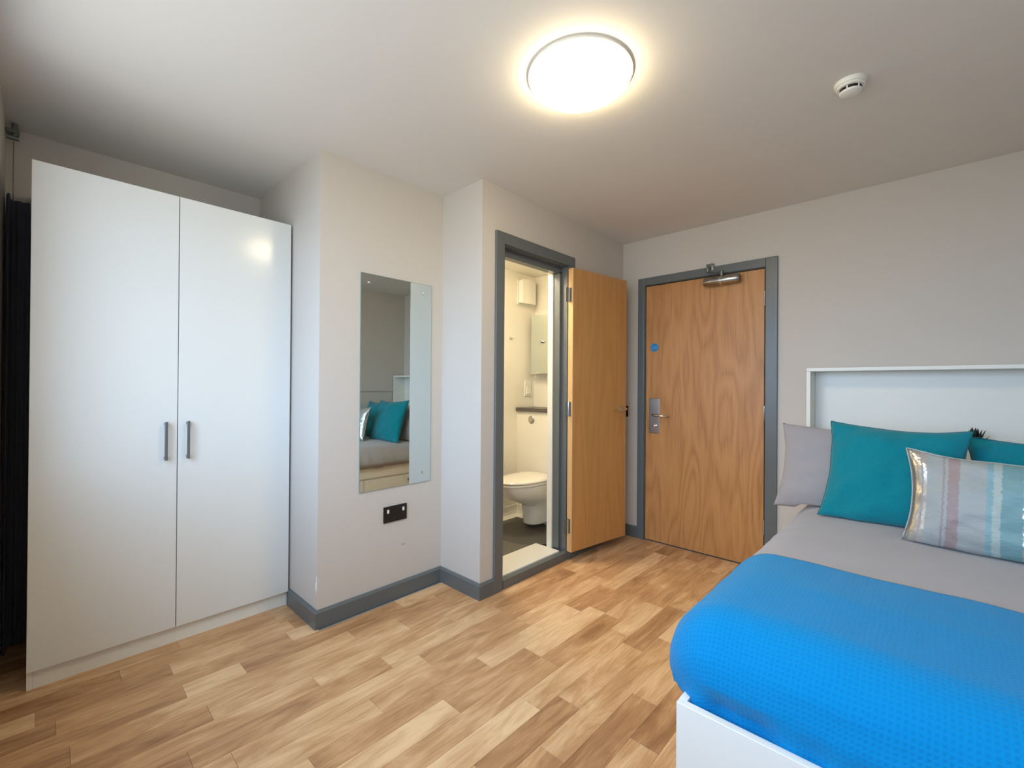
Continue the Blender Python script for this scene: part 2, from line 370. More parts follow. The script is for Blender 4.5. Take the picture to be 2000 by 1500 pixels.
while PX+k_*PW < X_R-.02:
    x0, x1 = PX+k_*PW, min(PX+(k_+1)*PW, X_R)
    cx = (x0+x1)/2
    yend = Y_P if cx < X_M else (Y_J if cx < X_B else Y_D)
    kn = KNOWN.get(k_)
    cuts = []; tones = []
    if kn:
        y = Y_W; tones.append(Rg.uniform(.2, .75))
        if kn[0]-y < .08: cuts = []; tones = [kn[1]]; rest = kn[2:]
        else: cuts = [kn[0]]; tones.append(kn[1]) if len(kn) > 1 else None; rest = kn[2:]
        for i in range(0, len(rest), 2):
            cuts.append(rest[i]); tones.append(rest[i+1] if i+1 < len(rest) else Rg.uniform(.2, .75))
    else:
        y = Y_W+(k_*.413+.17*(k_ % 3)) % .8+.15
        while y < yend:
            cuts.append(y); tones.append(Rg.uniform(.15, .85)); y += Rg.choice([.54, .74, .62, .90])
        tones.append(Rg.uniform(.15, .85))
    cuts = [c_ for c_ in cuts if c_ < yend-.06]
    while cuts and yend-cuts[-1] > 1.0: cuts.append(cuts[-1]+.7); tones.append(Rg.uniform(.2, .8))
    ys = [Y_W]+cuts+[yend]
    for i in range(len(ys)-1): plank(x0, x1, ys[i], ys[i+1], tones[min(i, len(tones)-1)])
    k_ += 1

# skirting boards: painted grey, splayed top edge
def skirt(name, pts, label, h=.092, t=.0154):
    """pts: wall line in order with the room on the right-hand side"""
    P2 = [Vector((a, b)) for a, b in pts]; offs = []
    for i, p in enumerate(P2):
        ds = []
        if i > 0: ds.append((p-P2[i-1]).normalized())
        if i < len(P2)-1: ds.append((P2[i+1]-p).normalized())
        ns = [Vector((d.y, -d.x)) for d in ds]
        if len(ns) == 2: n = ns[0]+ns[1]; n = n/(n.dot(ns[0]))
        else: n = ns[0]
        offs.append(n)
    prof = [(0, 0), (t, 0), (t, h-.012), (t*.45, h), (0, h)]
    rings = [[(p.x+n.x*a, p.y+n.y*a, z) for a, z in prof] for p, n in zip(P2, offs)]
    S(name, loft(NB(), rings), M['grey'], label, 'skirting board')
skirt('baseboard_left', [(X_M-.35, Y_P), (X_M, Y_P), (X_M, Y_J), (X_B, Y_J), (X_B, 1.856)], 'grey skirting board around the mirror pillar')
skirt('baseboard_bathroom', [(X_B, 2.656), (X_B, Y_D), (-1.747, Y_D)], 'grey skirting board in the corner behind the open door')
skirt('baseboard_back', [(-.742, Y_D), (-.575, Y_D)], 'short grey skirting board between entrance door and bed')
skirt('baseboard_right', [(X_R, 1.05), (X_R, Y_W)], 'grey skirting board along the right wall')
# dado trim on the right wall
S('trim_3', bx(X_R-.014, X_R, Y_W, 3.2, 1.15, 1.197, bev=.004), M['wall'], 'narrow painted dado rail along the right wall', 'trim')

# ------------------------------------------------------------------ bathroom doorway trim_1 and threshold
t1 = empty('trim_1', (X_B, 2.256, 0), label='grey painted frame around the bathroom doorway', cat='door frame', kind='structure')
def W(bm, o):   # mesh built in world coords -> parented under empty at o
    bmesh.ops.translate(bm, verts=bm.verts, vec=-Vector(o)); return bm
O1 = (X_B, 2.256, 0)
a = NB()
box(a, X_B, X_B+.017, 1.856, 1.926, 0, 2.164, bev=.003); box(a, X_B, X_B+.017, 2.592, 2.656, 0, 2.095, bev=.003); box(a, X_B, X_B+.017, 1.926, 2.656, 2.095, 2.164, bev=.003)
obj('architrave', W(a, O1), M['grey'], t1)
a = NB()
box(a, X_B-.106, X_B, D0, 1.936, 0, DZ-.03); box(a, X_B-.106, X_B, 2.586, D1, 0, DZ-.03); box(a, X_B-.106, X_B, D0, D1, DZ-.03, DZ)
obj('lining', W(a, O1), M['grey'], t1)
a = NB()
box(a, X_B-.104, X_B-.050, 1.936, 1.954, .07, 2.06, bev=.002); box(a, X_B-.104, X_B-.050, 2.562, 2.586, .07, 2.06, bev=.002); box(a, X_B-.104, X_B-.050, 1.936, 2.586, 2.045, 2.09, bev=.002)
obj('door_stop', W(a, O1), M['grey'], t1)
a = NB()
box(a, X_B-.150, X_B-.106, 2.553, 2.70, .06, 2.28); box(a, X_B-.150, X_B-.106, 1.84, 1.945, .06, 2.28); box(a, X_B-.150, X_B-.106, 1.945, 2.553, 2.052, 2.28)
obj('inner_lining', W(a, O1), M['bwall'], t1, label='white inner edge of the doorway')
t2 = empty('trim_2', (X_B, 2.256, 0), label='raised white threshold with grey front edge in the bathroom doorway', cat='threshold', kind='structure')
obj('nosing', W(bx(X_B-.03, X_B+.012, 1.936, 2.586, 0, .056, bev=.004), O1), M['grey'], t2)
obj('sill_board', W(bx(X_B-.25, X_B-.0305, 1.955, 2.552, .03, .064, bev=.003), O1), M['whitep'], t2)

# ------------------------------------------------------------------ bathroom door (door_2), swung back against the wall
LA = Vector((-1.83, 2.563)); LB = Vector((-1.742, 3.161)); ld = (LB-LA); LW = ld.length; ang = math.atan2(ld.y, ld.x)
# local frame: x along the leaf, y negative = room side
d2 = empty('door_2', (LA.x, LA.y, 0), ang, label='pale oak bathroom door standing open against the wall', cat='door', kind='structure')
L0, L1 = .07, 2.068
lf = NB(); box(lf, .006, LW, 0, .044, L0, L1, bev=.0015, seg=1)
obj('door_leaf', lf, M['oak2'], d2)
obj('lipping', bx(0, .0055, 0, .044, L0, L1), M['lip'], d2, label='pale lipping on the hinge edge')
def lever(parent, side, x, z, direction=-1, length=.12):
    """side=-1 room face (y<0), +1 rear face"""
    yb = 0 if side < 0 else .044
    h = obj('lever_handle', smoothrose(x, yb, z, side, direction, length), M['chrome'], parent, smooth='auto')
    return h
def smoothrose(x, yb, z, side, direction, length):
    bm = NB()
    tube(bm, [(x, yb, z), (x, yb+side*.008, z)], .026, 24)
    tube(bm, [(x, yb+side*.008, z), (x, yb+side*.04, z)], .010, 14)
    tube(bm, [(x, yb+side*.045, z)] + [(x+direction*(.012+length*k/5), yb+side*(.045+.0*k), z-.002*k) for k in range(6)], [.010, .010, .0095, .009, .009, .0085, .008], 12)
    return bm
lever(d2, -1, LW-.055, 1.063); lever(d2, 1, LW-.055, 1.063)
obj('latch', bx(LW, LW+.0015, .010, .034, 1.00, 1.12, bev=.0005, seg=1), M['steel'], d2)
for z in (1.88, 1.075, .25):
    hg = obj('hinge', tube(NB(), [(-.010, .026, z-.05), (-.010, .026, z+.05)], .007, 12), M['chrome'], d2, smooth='auto')
    b_ = NB(); box(b_, -.003, 0, .014, .040, z-.05, z+.05); box(b_, -.038, -.006, .030, .033, z-.05, z+.05)
    obj('hinge_plate', b_, M['handle'], hg)

# ------------------------------------------------------------------ entrance door (door_1) and frame (trim_4)
t4 = empty('trim_4', (-1.25, Y_D, 0), label='grey painted frame around the closed entrance door', cat='door frame', kind='structure')
O4 = (-1.25, Y_D, 0)
a = NB(); box(a, -1.747, -1.692, Y_D-.017, Y_D, 0, 2.114, bev=.003); box(a, -.814, -.742, Y_D-.017, Y_D, 0, 2.114, bev=.003); box(a, -1.692, -.814, Y_D-.017, Y_D, 2.054, 2.114, bev=.003)
obj('architrave', W(a, O4), M['grey'], t4)
a = NB(); box(a, EX0, -1.688, Y_D, Y_D+.10, 0, EZ); box(a, -.818, EX1, Y_D, Y_D+.10, 0, EZ); box(a, -1.688, -.818, Y_D, Y_D+.10, 2.051, EZ)
box(a, -1.688, -.818, Y_D+.055, Y_D+.10, 2.03, 2.051); box(a, -1.688, -1.66, Y_D+.055, Y_D+.10, 0, 2.03); box(a, -.846, -.818, Y_D+.055, Y_D+.10, 0, 2.03)
obj('lining', W(a, O4), M['grey'], t4)
d1 = empty('door_1', (-1.25, Y_D, 0), label='closed oak entrance door with steel lever and overhead closer', cat='door', kind='structure')
obj('door_leaf', W(bx(-1.684, -.824, Y_D+.004, Y_D+.048, .006, 2.046, bev=.0015, seg=1), O4), M['oak'], d1)
lp = obj('lock_plate', W(bx(-1.652, -1.566, Y_D-.004, Y_D+.004, .865, 1.143, bev=.003), O4), M['steel'], d1)
lv = NB()
tube(lv, [(-1.600, Y_D-.004, 1.012), (-1.600, Y_D-.045, 1.012), (-1.594, Y_D-.054, 1.012), (-1.58, Y_D-.058, 1.012), (-1.54, Y_D-.058, 1.010), (-1.475, Y_D-.052, 1.006)], [.011, .011, .011, .0105, .0095, .008], 14)
obj('lever_handle', W(lv, O4), M['chrome'], lp, smooth=True)
tt = NB(); tube(tt, [(-1.602, Y_D-.004, .925), (-1.602, Y_D-.012, .925)], .016, 20); box(tt, -1.612, -1.592, Y_D-.028, Y_D-.011, .919, .931, bev=.003)
obj('thumb_turn', W(tt, O4), M['chrome'], lp, smooth='auto')
cl = obj('door_closer', W(tube(NB(), [(-1.212, Y_D-.036, 2.0), (-1.205, Y_D-.036, 2.0), (-.985, Y_D-.036, 2.0), (-.978, Y_D-.036, 2.0)], [.028, .032, .032, .028], 28), O4), M['steel'], d1, smooth='auto')
b_ = NB(); tube(b_, [(-1.10, Y_D-.036, 2.0), (-1.082, Y_D-.036, 2.0)], .0345, 28); box(b_, -1.10, -1.082, Y_D-.04, Y_D-.004, 2.0, 2.04, bev=.003)
obj('closer_band', W(b_, O4), M['chrome'], cl, smooth='auto')
b_ = NB(); box(b_, -1.205, -.985, Y_D-.012, Y_D+.004, 1.975, 2.025, bev=.003); tube(b_, [(-.978, Y_D-.036, 2.0), (-.970, Y_D-.036, 2.0)], .03, 24)
obj('closer_bracket', W(b_, O4), M['handle'], cl)
b_ = NB()
tube(b_, [(-1.09, Y_D-.036, 2.03), (-1.09, Y_D-.036, 2.066)], .012, 14)
tube(b_, [(-1.09, Y_D-.036, 2.060), (-1.135, Y_D-.075, 2.066), (-1.165, Y_D-.10, 2.070)], .008, 10)
tube(b_, [(-1.165, Y_D-.10, 2.070), (-1.17, Y_D-.06, 2.09), (-1.175, Y_D-.022, 2.11)], .008, 10)
tube(b_, [(-1.165, Y_D-.10, 2.058), (-1.165, Y_D-.10, 2.082)], .012, 12)
box(b_, -1.20, -1.15, Y_D-.026, Y_D-.017, 2.075, 2.135, bev=.002)
obj('closer_arm', W(b_, O4), M['handle'], cl, smooth='auto')
for z in (1.84, 1.06, .29):
    b_ = NB(); tube(b_, [(-.821, Y_D-.006, z-.05), (-.821, Y_D-.006, z+.05)], .006, 12)
    obj('hinge', W(b_, O4), M['chrome'], d1, smooth='auto')
sg = obj('fire_door_sign', W(tube(NB(), [(-1.611, Y_D+.004, 1.550), (-1.611, Y_D+.002, 1.550)], .033, 40), O4), M['blue'], d1)
def text(s, size, loc, rot, m, parent, name='lettering', align='CENTER'):
    cu = bpy.data.curves.new(name, 'FONT'); cu.body = s; cu.size = size; cu.align_x = align; cu.align_y = 'CENTER'; cu.extrude = .0002
    o = bpy.data.objects.new(name, cu); COL.objects.link(o); dg = bpy.context.evaluated_depsgraph_get()
    me = bpy.data.meshes.new_from_object(o.evaluated_get(dg)); bpy.data.objects.remove(o)
    n = bpy.data.objects.new(name, me); COL.objects.link(n); me.materials.clear(); me.materials.append(m)
    n.location = loc; n.rotation_euler = rot; n.parent = parent; return n
text('Fire door\nkeep shut', .012, (-1.611+1.25, .0016, 1.550), (radians(90), 0, 0), M['pale'], sg)

# black plate on the wall in the corner
sw = empty('switch_plate', (-1.862, Y_D, 1.03), label='small black plate on the wall in the corner behind the open door', cat='switch')
obj('face_plate', bx(-.030, .026, -.010, 0, -.045, .045, bev=.003), M['black'], sw)
obj('rocker', bx(-.012, .010, -.013, -.010, -.014, .014, bev=.001), M['black'], sw)

# ------------------------------------------------------------------ wardrobe
WR = empty('wardrobe', (-2.9, .46, 0), label='tall white gloss double wardrobe with two grey bar handles', cat='wardrobe')
OW = (-2.9, .46, 0)
wy0, wy1, wz = -.026, .962, 2.126
c = NB()
box(c, -3.155, -2.629, wy0, wy0+.018, 0, wz, bev=.001, seg=1); box(c, -3.155, -2.629, wy1-.018, wy1, 0, wz, bev=.001, seg=1)
box(c, -3.155, -2.629, wy0+.018, wy1-.018, wz-.018, wz, bev=.001, seg=1); box(c, -3.155, -2.629, wy0+.018, wy1-.018, .07, .088)
box(c, -3.155, -3.149, wy0+.018, wy1-.018, .088, wz-.018)
obj('carcass', W(c, OW), M['whitem'], WR)
obj('plinth', W(bx(-2.650, -2.632, wy0+.0185, wy1-.0185, 0, .0695), OW), M['whitem'], WR)
obj('side_filler', W(bx(-2.66, -2.632, wy1+.0005, Y_P-.0005, .093, wz-.02), OW), M['midgrey'], WR, label='grey filler strip')
for a0, a1, hy in ((wy0, .4525, .407), (.4555, wy1, .492)):
    dr = obj('door', W(bx(-2.628, -2.6085, a0, a1, .079, wz, bev=.0012), OW), M['white'], WR)
    hb = NB(); box(hb, -2.587, -2.578, hy-.006, hy+.006, .877, 1.057, bev=.0015)
    box(hb, -2.609, -2.586, hy-.005, hy+.005, .882, .894, bev=.001); box(hb, -2.609, -2.586, hy-.005, hy+.005, 1.040, 1.052, bev=.001)
    obj('bar_handle', W(hb, OW), M['handle'], dr)

# ------------------------------------------------------------------ curtain, bracket at the far left
cu = empty('blackout_curtain', (-3.0, -.085, 0), label='dark navy curtain hanging in the gap left of the wardrobe', cat='curtain')
path = []
for k in range(20):
    t_ = k/19; xx = -3.02-.10*t_; path.append((xx, -.104+.004*sin(t_*16)))
for k in range(1, 16):
    t_ = k/15; path.append((-3.125+.006*sin(t_*16), -.104+.070*t_))
inner = [(a_+(.005 if k < 20 else .006), b_+(.005 if k < 20 else 0)) for k, (a_, b_) in enumerate(path)]
rings = [[(a_, b_, z) for a_, b_ in path]+[(a_, b_, z) for a_, b_ in reversed(inner)] for z in (.012, .5, 1.0, 1.5, 2.085)]
obj('fabric', W(loft(NB(), rings), (-3.0, -.085, 0)), M['curtain'], cu, smooth='auto')
ch = NB()
tube(ch, [(-3.09, -.088, .9), (-3.09, -.088, 2.36)], .0022, 8)
obj('pull_cord', W(ch, (-3.0, -.085, 0)), M['handle'], cu)
br = NB(); box(br, -3.11, -3.07, -.113, -.07, 2.385, 2.40, bev=.003); tube(br, [(-3.09, -.085, 2.36), (-3.09, -.085, 2.43)], .011, 14); tube(br, [(-3.09, -.11, 2.366), (-3.09, -.072, 2.366)], .012, 14)
obj('rail_bracket', W(br, (-3.0, -.085, 0)), M['handle'], cu, label='small pale metal bracket')

# ------------------------------------------------------------------ wall mirror, socket, scuffs
mr_ = empty('wall_mirror', (X_M, 1.43, 1.25), label='tall frameless mirror fixed with screws on the pillar wall', cat='mirror')
OM = (X_M, 1.43, 1.25)
obj('mirror_glass', W(bx(X_M+.0005, X_M+.0055, 1.196, 1.663, .648, 1.848), OM), [M['mirror']], mr_)
ed = NB()
for a0, a1, z0, z1 in ((1.1945, 1.196, .6465, 1.8495), (1.663, 1.6645, .6465, 1.8495), (1.196, 1.663, .6465, .648), (1.196, 1.663, 1.848, 1.8495)):
    box(ed, X_M+.0005, X_M+.0057, a0, a1, z0, z1)
obj('glass_edge', W(ed, OM), M['edge'], mr_)
for yy, zz in ((1.243, 1.80), (1.605, 1.795), (1.606, .705), (1.25, .702)):
    b_ = NB(); lathe(b_, [(.0075, 0), (.0075, .002), (.004, .0045), (0, .005)], 16)
    obj('mirror_screw', b_, M['chrome'], mr_, smooth='auto', loc=(.0055, yy-1.43, zz-1.25), rot=(0, radians(90), 0))
so = empty('double_socket', (X_M, 1.42, .494), label='black double wall socket with white switches under the mirror', cat='socket')
obj('face_plate', bx(0, .009, -.076, .076, -.046, .046, bev=.003), M['black'], so)
for s in (-1, 1):
    obj('rocker_switch', bx(.009, .013, s*.050-.006, s*.050+.006, .012-.004, .012+.017, bev=.0012), M['whitep'], so)
    yc = s*.030
    for q in ((yc-.003, yc+.003, .012, .022), (yc-.013, yc-.006, -.016, -.012), (yc+.006, yc+.013, -.016, -.012)):
        obj('pin_slot', bx(.0091, .0095, *q), M['slot'], so)
def blob(name, pts, axis, c, th, m, label, cat):
    bm = NB(); lo = []; hi = []
    for a_, z_ in pts:
        if axis == 'x': lo.append(bm.verts.new((c, a_, z_))); hi.append(bm.verts.new((c+th, a_, z_)))
        else: lo.append(bm.verts.new((a_, c, z_))); hi.append(bm.verts.new((a_, c+th, z_)))
    bm.faces.new(lo); bm.faces.new(hi)
    for i in range(len(pts)): bm.faces.new((lo[i], lo[(i+1) % len(pts)], hi[(i+1) % len(pts)], hi[i]))
    return obj(name, bm, m, None, label=label, cat=cat)
blob('paint_scuff', [(-2.262, .26), (-2.27, .262), (-2.272, .235), (-2.283, .215), (-2.28, .195), (-2.274, .185), (-2.270, .17), (-2.266, .19), (-2.262, .2)], 'y', Y_P, -.0006, M['scuff'], 'white chipped paint patch low on the pillar corner', 'paint mark')
blob('wall_mark', [(1.465, .300), (1.472, .305), (1.484, .304), (1.492, .301), (1.490, .295), (1.478, .292), (1.468, .294)], 'x', X_M, .0006, M['scuffg'], 'small grey scuff mark on the wall below the black socket', 'wall mark')

# ------------------------------------------------------------------ ceiling light and smoke detector
cx, cy = -.985, 1.415
cl_ = empty('ceiling_light', (cx, cy, H), label='round glowing flush ceiling light near the middle of the ceiling', cat='ceiling light')
obj('base_ring', lathe(NB(), [(.1965, 0), (.1985, -.010), (.193, -.0135)], 64), M['whitep'], cl_, smooth='auto')
prof = [(.192, -.0137)] + [(.192*cos(t_*pi/2/12), -.0137-.064*sin(t_*pi/2/12)) for t_ in range(1, 12)]+[(0, -.0777)]
obj('diffuser', lathe(NB(), prof, 64), M['dome'], cl_, smooth=True)
sd = empty('smoke_detector', (-.232, 2.167, H), label='small white round smoke detector with a dark slot on the ceiling', cat='smoke detector')
obj('base', lathe(NB(), [(.053, 0), (.053, -.010), (.050, -.016)], 40), M['whitep'], sd, smooth='auto')
obj('sensing_body', lathe(NB(), [(.047, -.0162), (.047, -.022), (.044, -.026), (.038, -.0265)], 40), M['whitep'], sd, smooth='auto')
obj('vent_slot', lathe(NB(), [(.0365, -.0268), (.0355, -.0365)], 40), M['black'], sd, label='dark vent slot')
for k in range(6):
    b_ = bx(.0350, .0385, -.0022, .0022, -.0365, -.0267); bmesh.ops.rotate(b_, verts=b_.verts, cent=(0, 0, 0), matrix=Matrix.Rotation(radians(60*k-100), 3, 'Z'))
    obj('vent_rib', b_, M['whitep'], sd)
obj('cap', lathe(NB(), [(.0368, -.0368), (.034, -.043), (.024, -.048), (0, -.049)], 40), M['whitep'], sd, smooth='auto')

# ------------------------------------------------------------------ bathroom interior
BXL, BYB, BYR, BZ, BC = -2.80, 3.05, 3.29, .04, 2.285
S('wall_bathroom_left', bx(BXL-.1, BXL, 1.86, BYR, 0, BC+.05), M['bwall'], 'cream bathroom wall left of the toilet', 'wall')
S('wall_bathroom_back', bx(BXL-.1, X_B-.107, BYR, BYR+.075, 0, BC+.05), M['bwall'], 'cream bathroom wall behind the mirror cabinet', 'wall')
S('wall_bathroom_front', bx(BXL-.1, X_M-.131, Y_P+.132, 1.859, 0, BC+.05), M['bwall'], 'cream bathroom wall behind the pillar', 'wall')
S('ceiling_bathroom', bx(BXL, X_B-.151, 1.861, BYR, BC, BC+.05), M['bwall'], 'low cream bathroom ceiling', 'ceiling')
S('wall_bathroom_lining', wall_hole(NB(), 'x', X_B-.150, X_B-.1065, 2.701, BYR, .0, BC, (2.702, 2.7021, .5, .5001)), M['bwall'], 'cream inner face beside the bathroom doorway', 'wall')
S('wall_cistern', bx(BXL, X_B-.151, BYB, BYR, 0, 1.002), M['bwall'], 'cream boxed-in panel behind the toilet', 'wall')
S('floor_bathroom', bx(BXL, X_B-.2505, 1.861, BYB, -.003, BZ), M['bfloor'], 'dark grey non-slip bathroom floor', 'floor')
# coved skirting where vinyl meets wall
cv = NB(); pr = [(0, 0), (.05, 0), (.03, .006), (.012, .022), (.006, .05), (.005, .10), (0, .10)]
loft(cv, [[(BXL+a_, y_, BZ+z_) for a_, z_ in pr] for y_ in (1.862, BYB-.001)])
loft(cv, [[(x_, BYB-a_, BZ+z_) for a_, z_ in pr] for x_ in (BXL+.001, X_B-.16)])
S('baseboard_bathroom_cove', cv, M['bwall'], 'cream coved skirting around the bathroom floor', 'skirting board')
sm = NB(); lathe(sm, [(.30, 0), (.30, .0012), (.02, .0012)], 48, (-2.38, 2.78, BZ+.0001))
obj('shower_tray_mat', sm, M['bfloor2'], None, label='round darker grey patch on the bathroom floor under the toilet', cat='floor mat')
# shelf on the boxing
sh_ = obj('shelf', bx(BXL+.001, X_B-.152, BYB-.022, BYR-.001, 1.003, 1.035, bev=.002), M['shelf'], None, label='dark grey shelf above the toilet', cat='shelf')
fb = empty('flush_button', (-2.625, BYB, .93), label='round chrome flush button under the dark bathroom shelf', cat='flush button')
b_ = lathe(NB(), [(.036, 0), (.036, .004), (.031, .008), (.024, .008)], 32); obj('surround', b_, M['steel'], fb, smooth='auto', rot=(radians(90), 0, 0))
b_ = lathe(NB(), [(.023, 0.0085), (.023, .0115), (0, .0125)], 32); obj('button', b_, M['chrome'], fb, smooth='auto', rot=(radians(90), 0, 0))
# toilet (front towards -y)
TX, TYB = -2.455, BYB
wc = empty('toilet', (TX, TYB, BZ), label='white wall-hung toilet with closed lid in the bathroom', cat='toilet')
def dring(L_, wd, z, yb=0, n=40, p=2.3, back=.62):
    """D-shaped outline: back straight-ish, front rounded; y from yb to yb-L"""
    out = []
    for k in range(n):
        t_ = 2*pi*k/n; cx_, sy_ = cos(t_), sin(t_)
        rx = wd/2*(abs(cx_)**(2/p))*(1 if cx_ >= 0 else -1)
        if sy_ < 0: yy = -L_*.42-(L_*.58)*abs(sy_)**(2/2.05)
        else: yy = -L_*.42+(L_*.42)*abs(sy_)**(2/5.)
        if sy_ > 0: rx *= 1-.10*abs(sy_)
        out.append((rx, yb+yy, z))
    return out
bowl = [dring(.235, .15, .035, p=3), dring(.25, .17, .045, p=3), dring(.26, .18, .14, p=2.8), dring(.28, .19, .20, p=2.6), dring(.345, .23, .235), dring(.43, .29, .27), dring(.49, .335, .315), dring(.52, .355, .36), dring(.53, .36, .385), dring(.528, .358, .395)]
obj('bowl', loft(NB(), bowl), M['wc'], wc, smooth='auto')
seat = [dring(.525, .362, .398, -.02), dring(.535, .372, .402, -.02), dring(.535, .372, .412, -.02), dring(.53, .366, .416, -.02)]
obj('seat', loft(NB(), seat), M['wc'], wc, smooth='auto')
lid = [dring(.53, .366, .419, -.02), dring(.538, .374, .423, -.02), dring(.538, .374, .432, -.02), dring(.52, .355, .440, -.03), dring(.44, .28, .446, -.06), dring(.2, .12, .449, -.15)]
obj('lid', loft(NB(), lid), M['wc'], wc, smooth='auto')
for s in (-1, 1): obj('seat_hinge', tube(NB(), [(s*.075-.02, -.028, .425), (s*.075+.02, -.028, .425)], .011, 12), M['chrome'], wc, smooth='auto')
# mirror cabinet
mc = empty('mirror_cabinet', (-2.60, 3.2, 1.62), label='mirrored bathroom cabinet on the wall above the shelf', cat='cabinet')
obj('cabinet_body', bx(-.145, .42, .0, .089, -.270, .275, bev=.002), M['whitem'], mc)
obj('mirror_door', bx(-.150, .056, -.018, -.001, -.272, .277, bev=.001, seg=1), M['mirror'], mc)
obj('mirror_door', bx(.059, .42, -.018, -.001, -.272, .277, bev=.001, seg=1), M['mirror'], mc)
# extractor fan on the left wall near the corner
fn = empty('extractor_fan', (BXL, 3.135, 2.11), label='square white extractor fan high in the bathroom corner', cat='fan')
obj('back_plate', bx(0, .012, -.098, .098, -.115, .115, bev=.003), M['whitep'], fn)
obj('housing', bx(.0122, .060, -.088, .088, -.105, .105, bev=.006), M['whitep'], fn)
pn = []
for k in range(9):
    t_ = k/8; pn.append((.066+.012*sin(pi*t_), -.092+.184*t_))
f_ = NB(); n_ = len(pn)
r1 = [(a_, b_, -.110) for a_, b_ in pn]+[(a_-.008, b_, -.110) for a_, b_ in reversed(pn)]
r3 = [(a_, b_, .110) for a_, b_ in pn]+[(a_-.008, b_, .110) for a_, b_ in reversed(pn)]
loft(f_, [r1, r3]); obj('front_panel', f_, M['whitep'], fn, smooth='auto')
# coat hook
hk = empty('coat_hook', (BXL, 2.955, 1.668), label='small chrome hook on the bathroom wall', cat='hook')
obj('hook_rose', bx(0, .006, -.022, .022, -.010, .010, bev=.002), M['chrome'], hk)
obj('hook_peg', tube(NB(), [(.006, 0, 0), (.030, 0, -.004), (.038, 0, .010)], .005, 10), M['chrome'], hk, smooth=True)
# shaver switch above shelf
ss = empty('shaver_socket', (BXL, 3.19, 1.212), label='white shaver socket on the bathroom wall above the shelf', cat='socket')
obj('face_plate', bx(0, .010, -.044, .044, -.074, .074, bev=.003), M['whitep'], ss)
obj('outlet_cover', bx(.0102, .022, -.028, .028, -.055, .020, bev=.003), M['whitep'], ss)
# towel rail on the right wall inside bathroom (seen in the cabinet mirror)
tr = empty('towel_rail', (X_B-.151, 2.95, 1.5), label='chrome towel rail reflected in the bathroom cabinet', cat='towel rail')
for dy in (-.12, .12): obj('upright', tube(NB(), [(-.05, dy, -.35), (-.05, dy, .35)], .010, 10), M['chrome'], tr, smooth='auto')
for k in range(7): obj('rung', tube(NB(), [(-.05, -.12, -.3+.1*k), (-.05, .12, -.3+.1*k)], .008, 10), M['chrome'], tr, smooth='auto')
for dy in (-.12, .12): obj('wall_fixing', tube(NB(), [(-.001, dy, .25), (-.05, dy, .25)], .007, 10), M['handle'], tr)
# bathroom ceiling light (round, out of direct view)
bl = empty('bathroom_light', (-2.33, 2.12, BC), label='round glowing light on the bathroom ceiling, hidden above the doorway', cat='ceiling light')
obj('base_ring', lathe(NB(), [(.135, 0), (.135, -.012), (.125, -.015)], 40), M['whitep'], bl)
obj('diffuser', lathe(NB(), [(.124, -.0155), (.115, -.035), (.08, -.048), (0, -.052)], 40), M['bathlamp'], bl, smooth=True)

# ------------------------------------------------------------------ bed
BX0, BX1, BY0, BY1, BZF = -.482, .640, 1.147, 3.195, .415
bed = empty('bed', ((BX0+BX1)/2, (BY0+BY1)/2, 0), label='white panelled bed frame with foot board and storage drawers', cat='bed')
OB = ((BX0+BX1)/2, (BY0+BY1)/2, 0)
obj('footboard', W(bx(BX0, BX1, BY0, BY0+.022, 0, BZF, bev=.0015), OB), M['whitem'], bed)
obj('side_rail', W(bx(BX0, BX0+.02, BY0+.0225, BY1, .31, BZF, bev=.001), OB), M['whitem'], bed)
obj('side_rail', W(bx(BX1-.02, BX1, BY0+.0225, BY1, .05, BZF, bev=.001), OB), M['whitem'], bed)
obj('base_board', W(bx(BX0+.0205, BX1-.0205, BY0+.0225, BY1, .28, .309), OB), M['whitem'], bed)
obj('plinth', W(bx(BX0+.05, BX1-.0205, BY0+.03, BY1, 0, .045), OB), M['whitem'], bed)
ym_ = (BY0+.03+BY1)/2
for k, (a0, a1) in enumerate(((BY0+.0235, ym_-.002), (ym_+.002, BY1-.001))):
    dd = obj('drawer', W(bx(BX0+.006, BX0+.024, a0, a1, .05, .292, bev=.001), OB), M['whitem'], bed)
    q = NB(); lathe(q, [(.007, 0), (.006, .010), (.013, .016), (.013, .020), (0, .022)], 20)
    obj('knob', q, M['handle'], dd, smooth='auto', loc=(BX0+.006-OB[0], (a0+a1)/2-OB[1], .24), rot=(0, radians(-90), 0))
# headboard shelf unit
hb = empty('headboard', ((-.551+BX1)/2, 3.29, 0), label='white box-shaped headboard with an open recessed shelf behind the pillows', cat='headboard')
OH = ((-.551+BX1)/2, 3.29, 0)
HX0, HX1 = -.551, .645
for a_ in ((HX0, HX0+.02), (HX1-.02, HX1)): obj('side_panel', W(bx(a_[0], a_[1], 3.2, Y_D-.001, 0, 1.336, bev=.001), OH), M['whitem'], hb)
obj('top_board', W(bx(HX0, HX1, 3.2, Y_D-.001, 1.3365, 1.356, bev=.001), OH), M['whitem'], hb)
obj('back_panel', W(bx(HX0+.0205, HX1-.0205, Y_D-.013, Y_D-.002, .83, 1.336), OH), M['whitem'], hb)
obj('shelf_board', W(bx(HX0+.0205, HX1-.0205, 3.2, Y_D-.0135, .83, .85, bev=.001), OH), M['whitem'], hb)
obj('front_panel', W(bx(HX0+.0205, HX1-.0205, 3.2, 3.218, .0, .8295), OH), M['whitem'], hb)

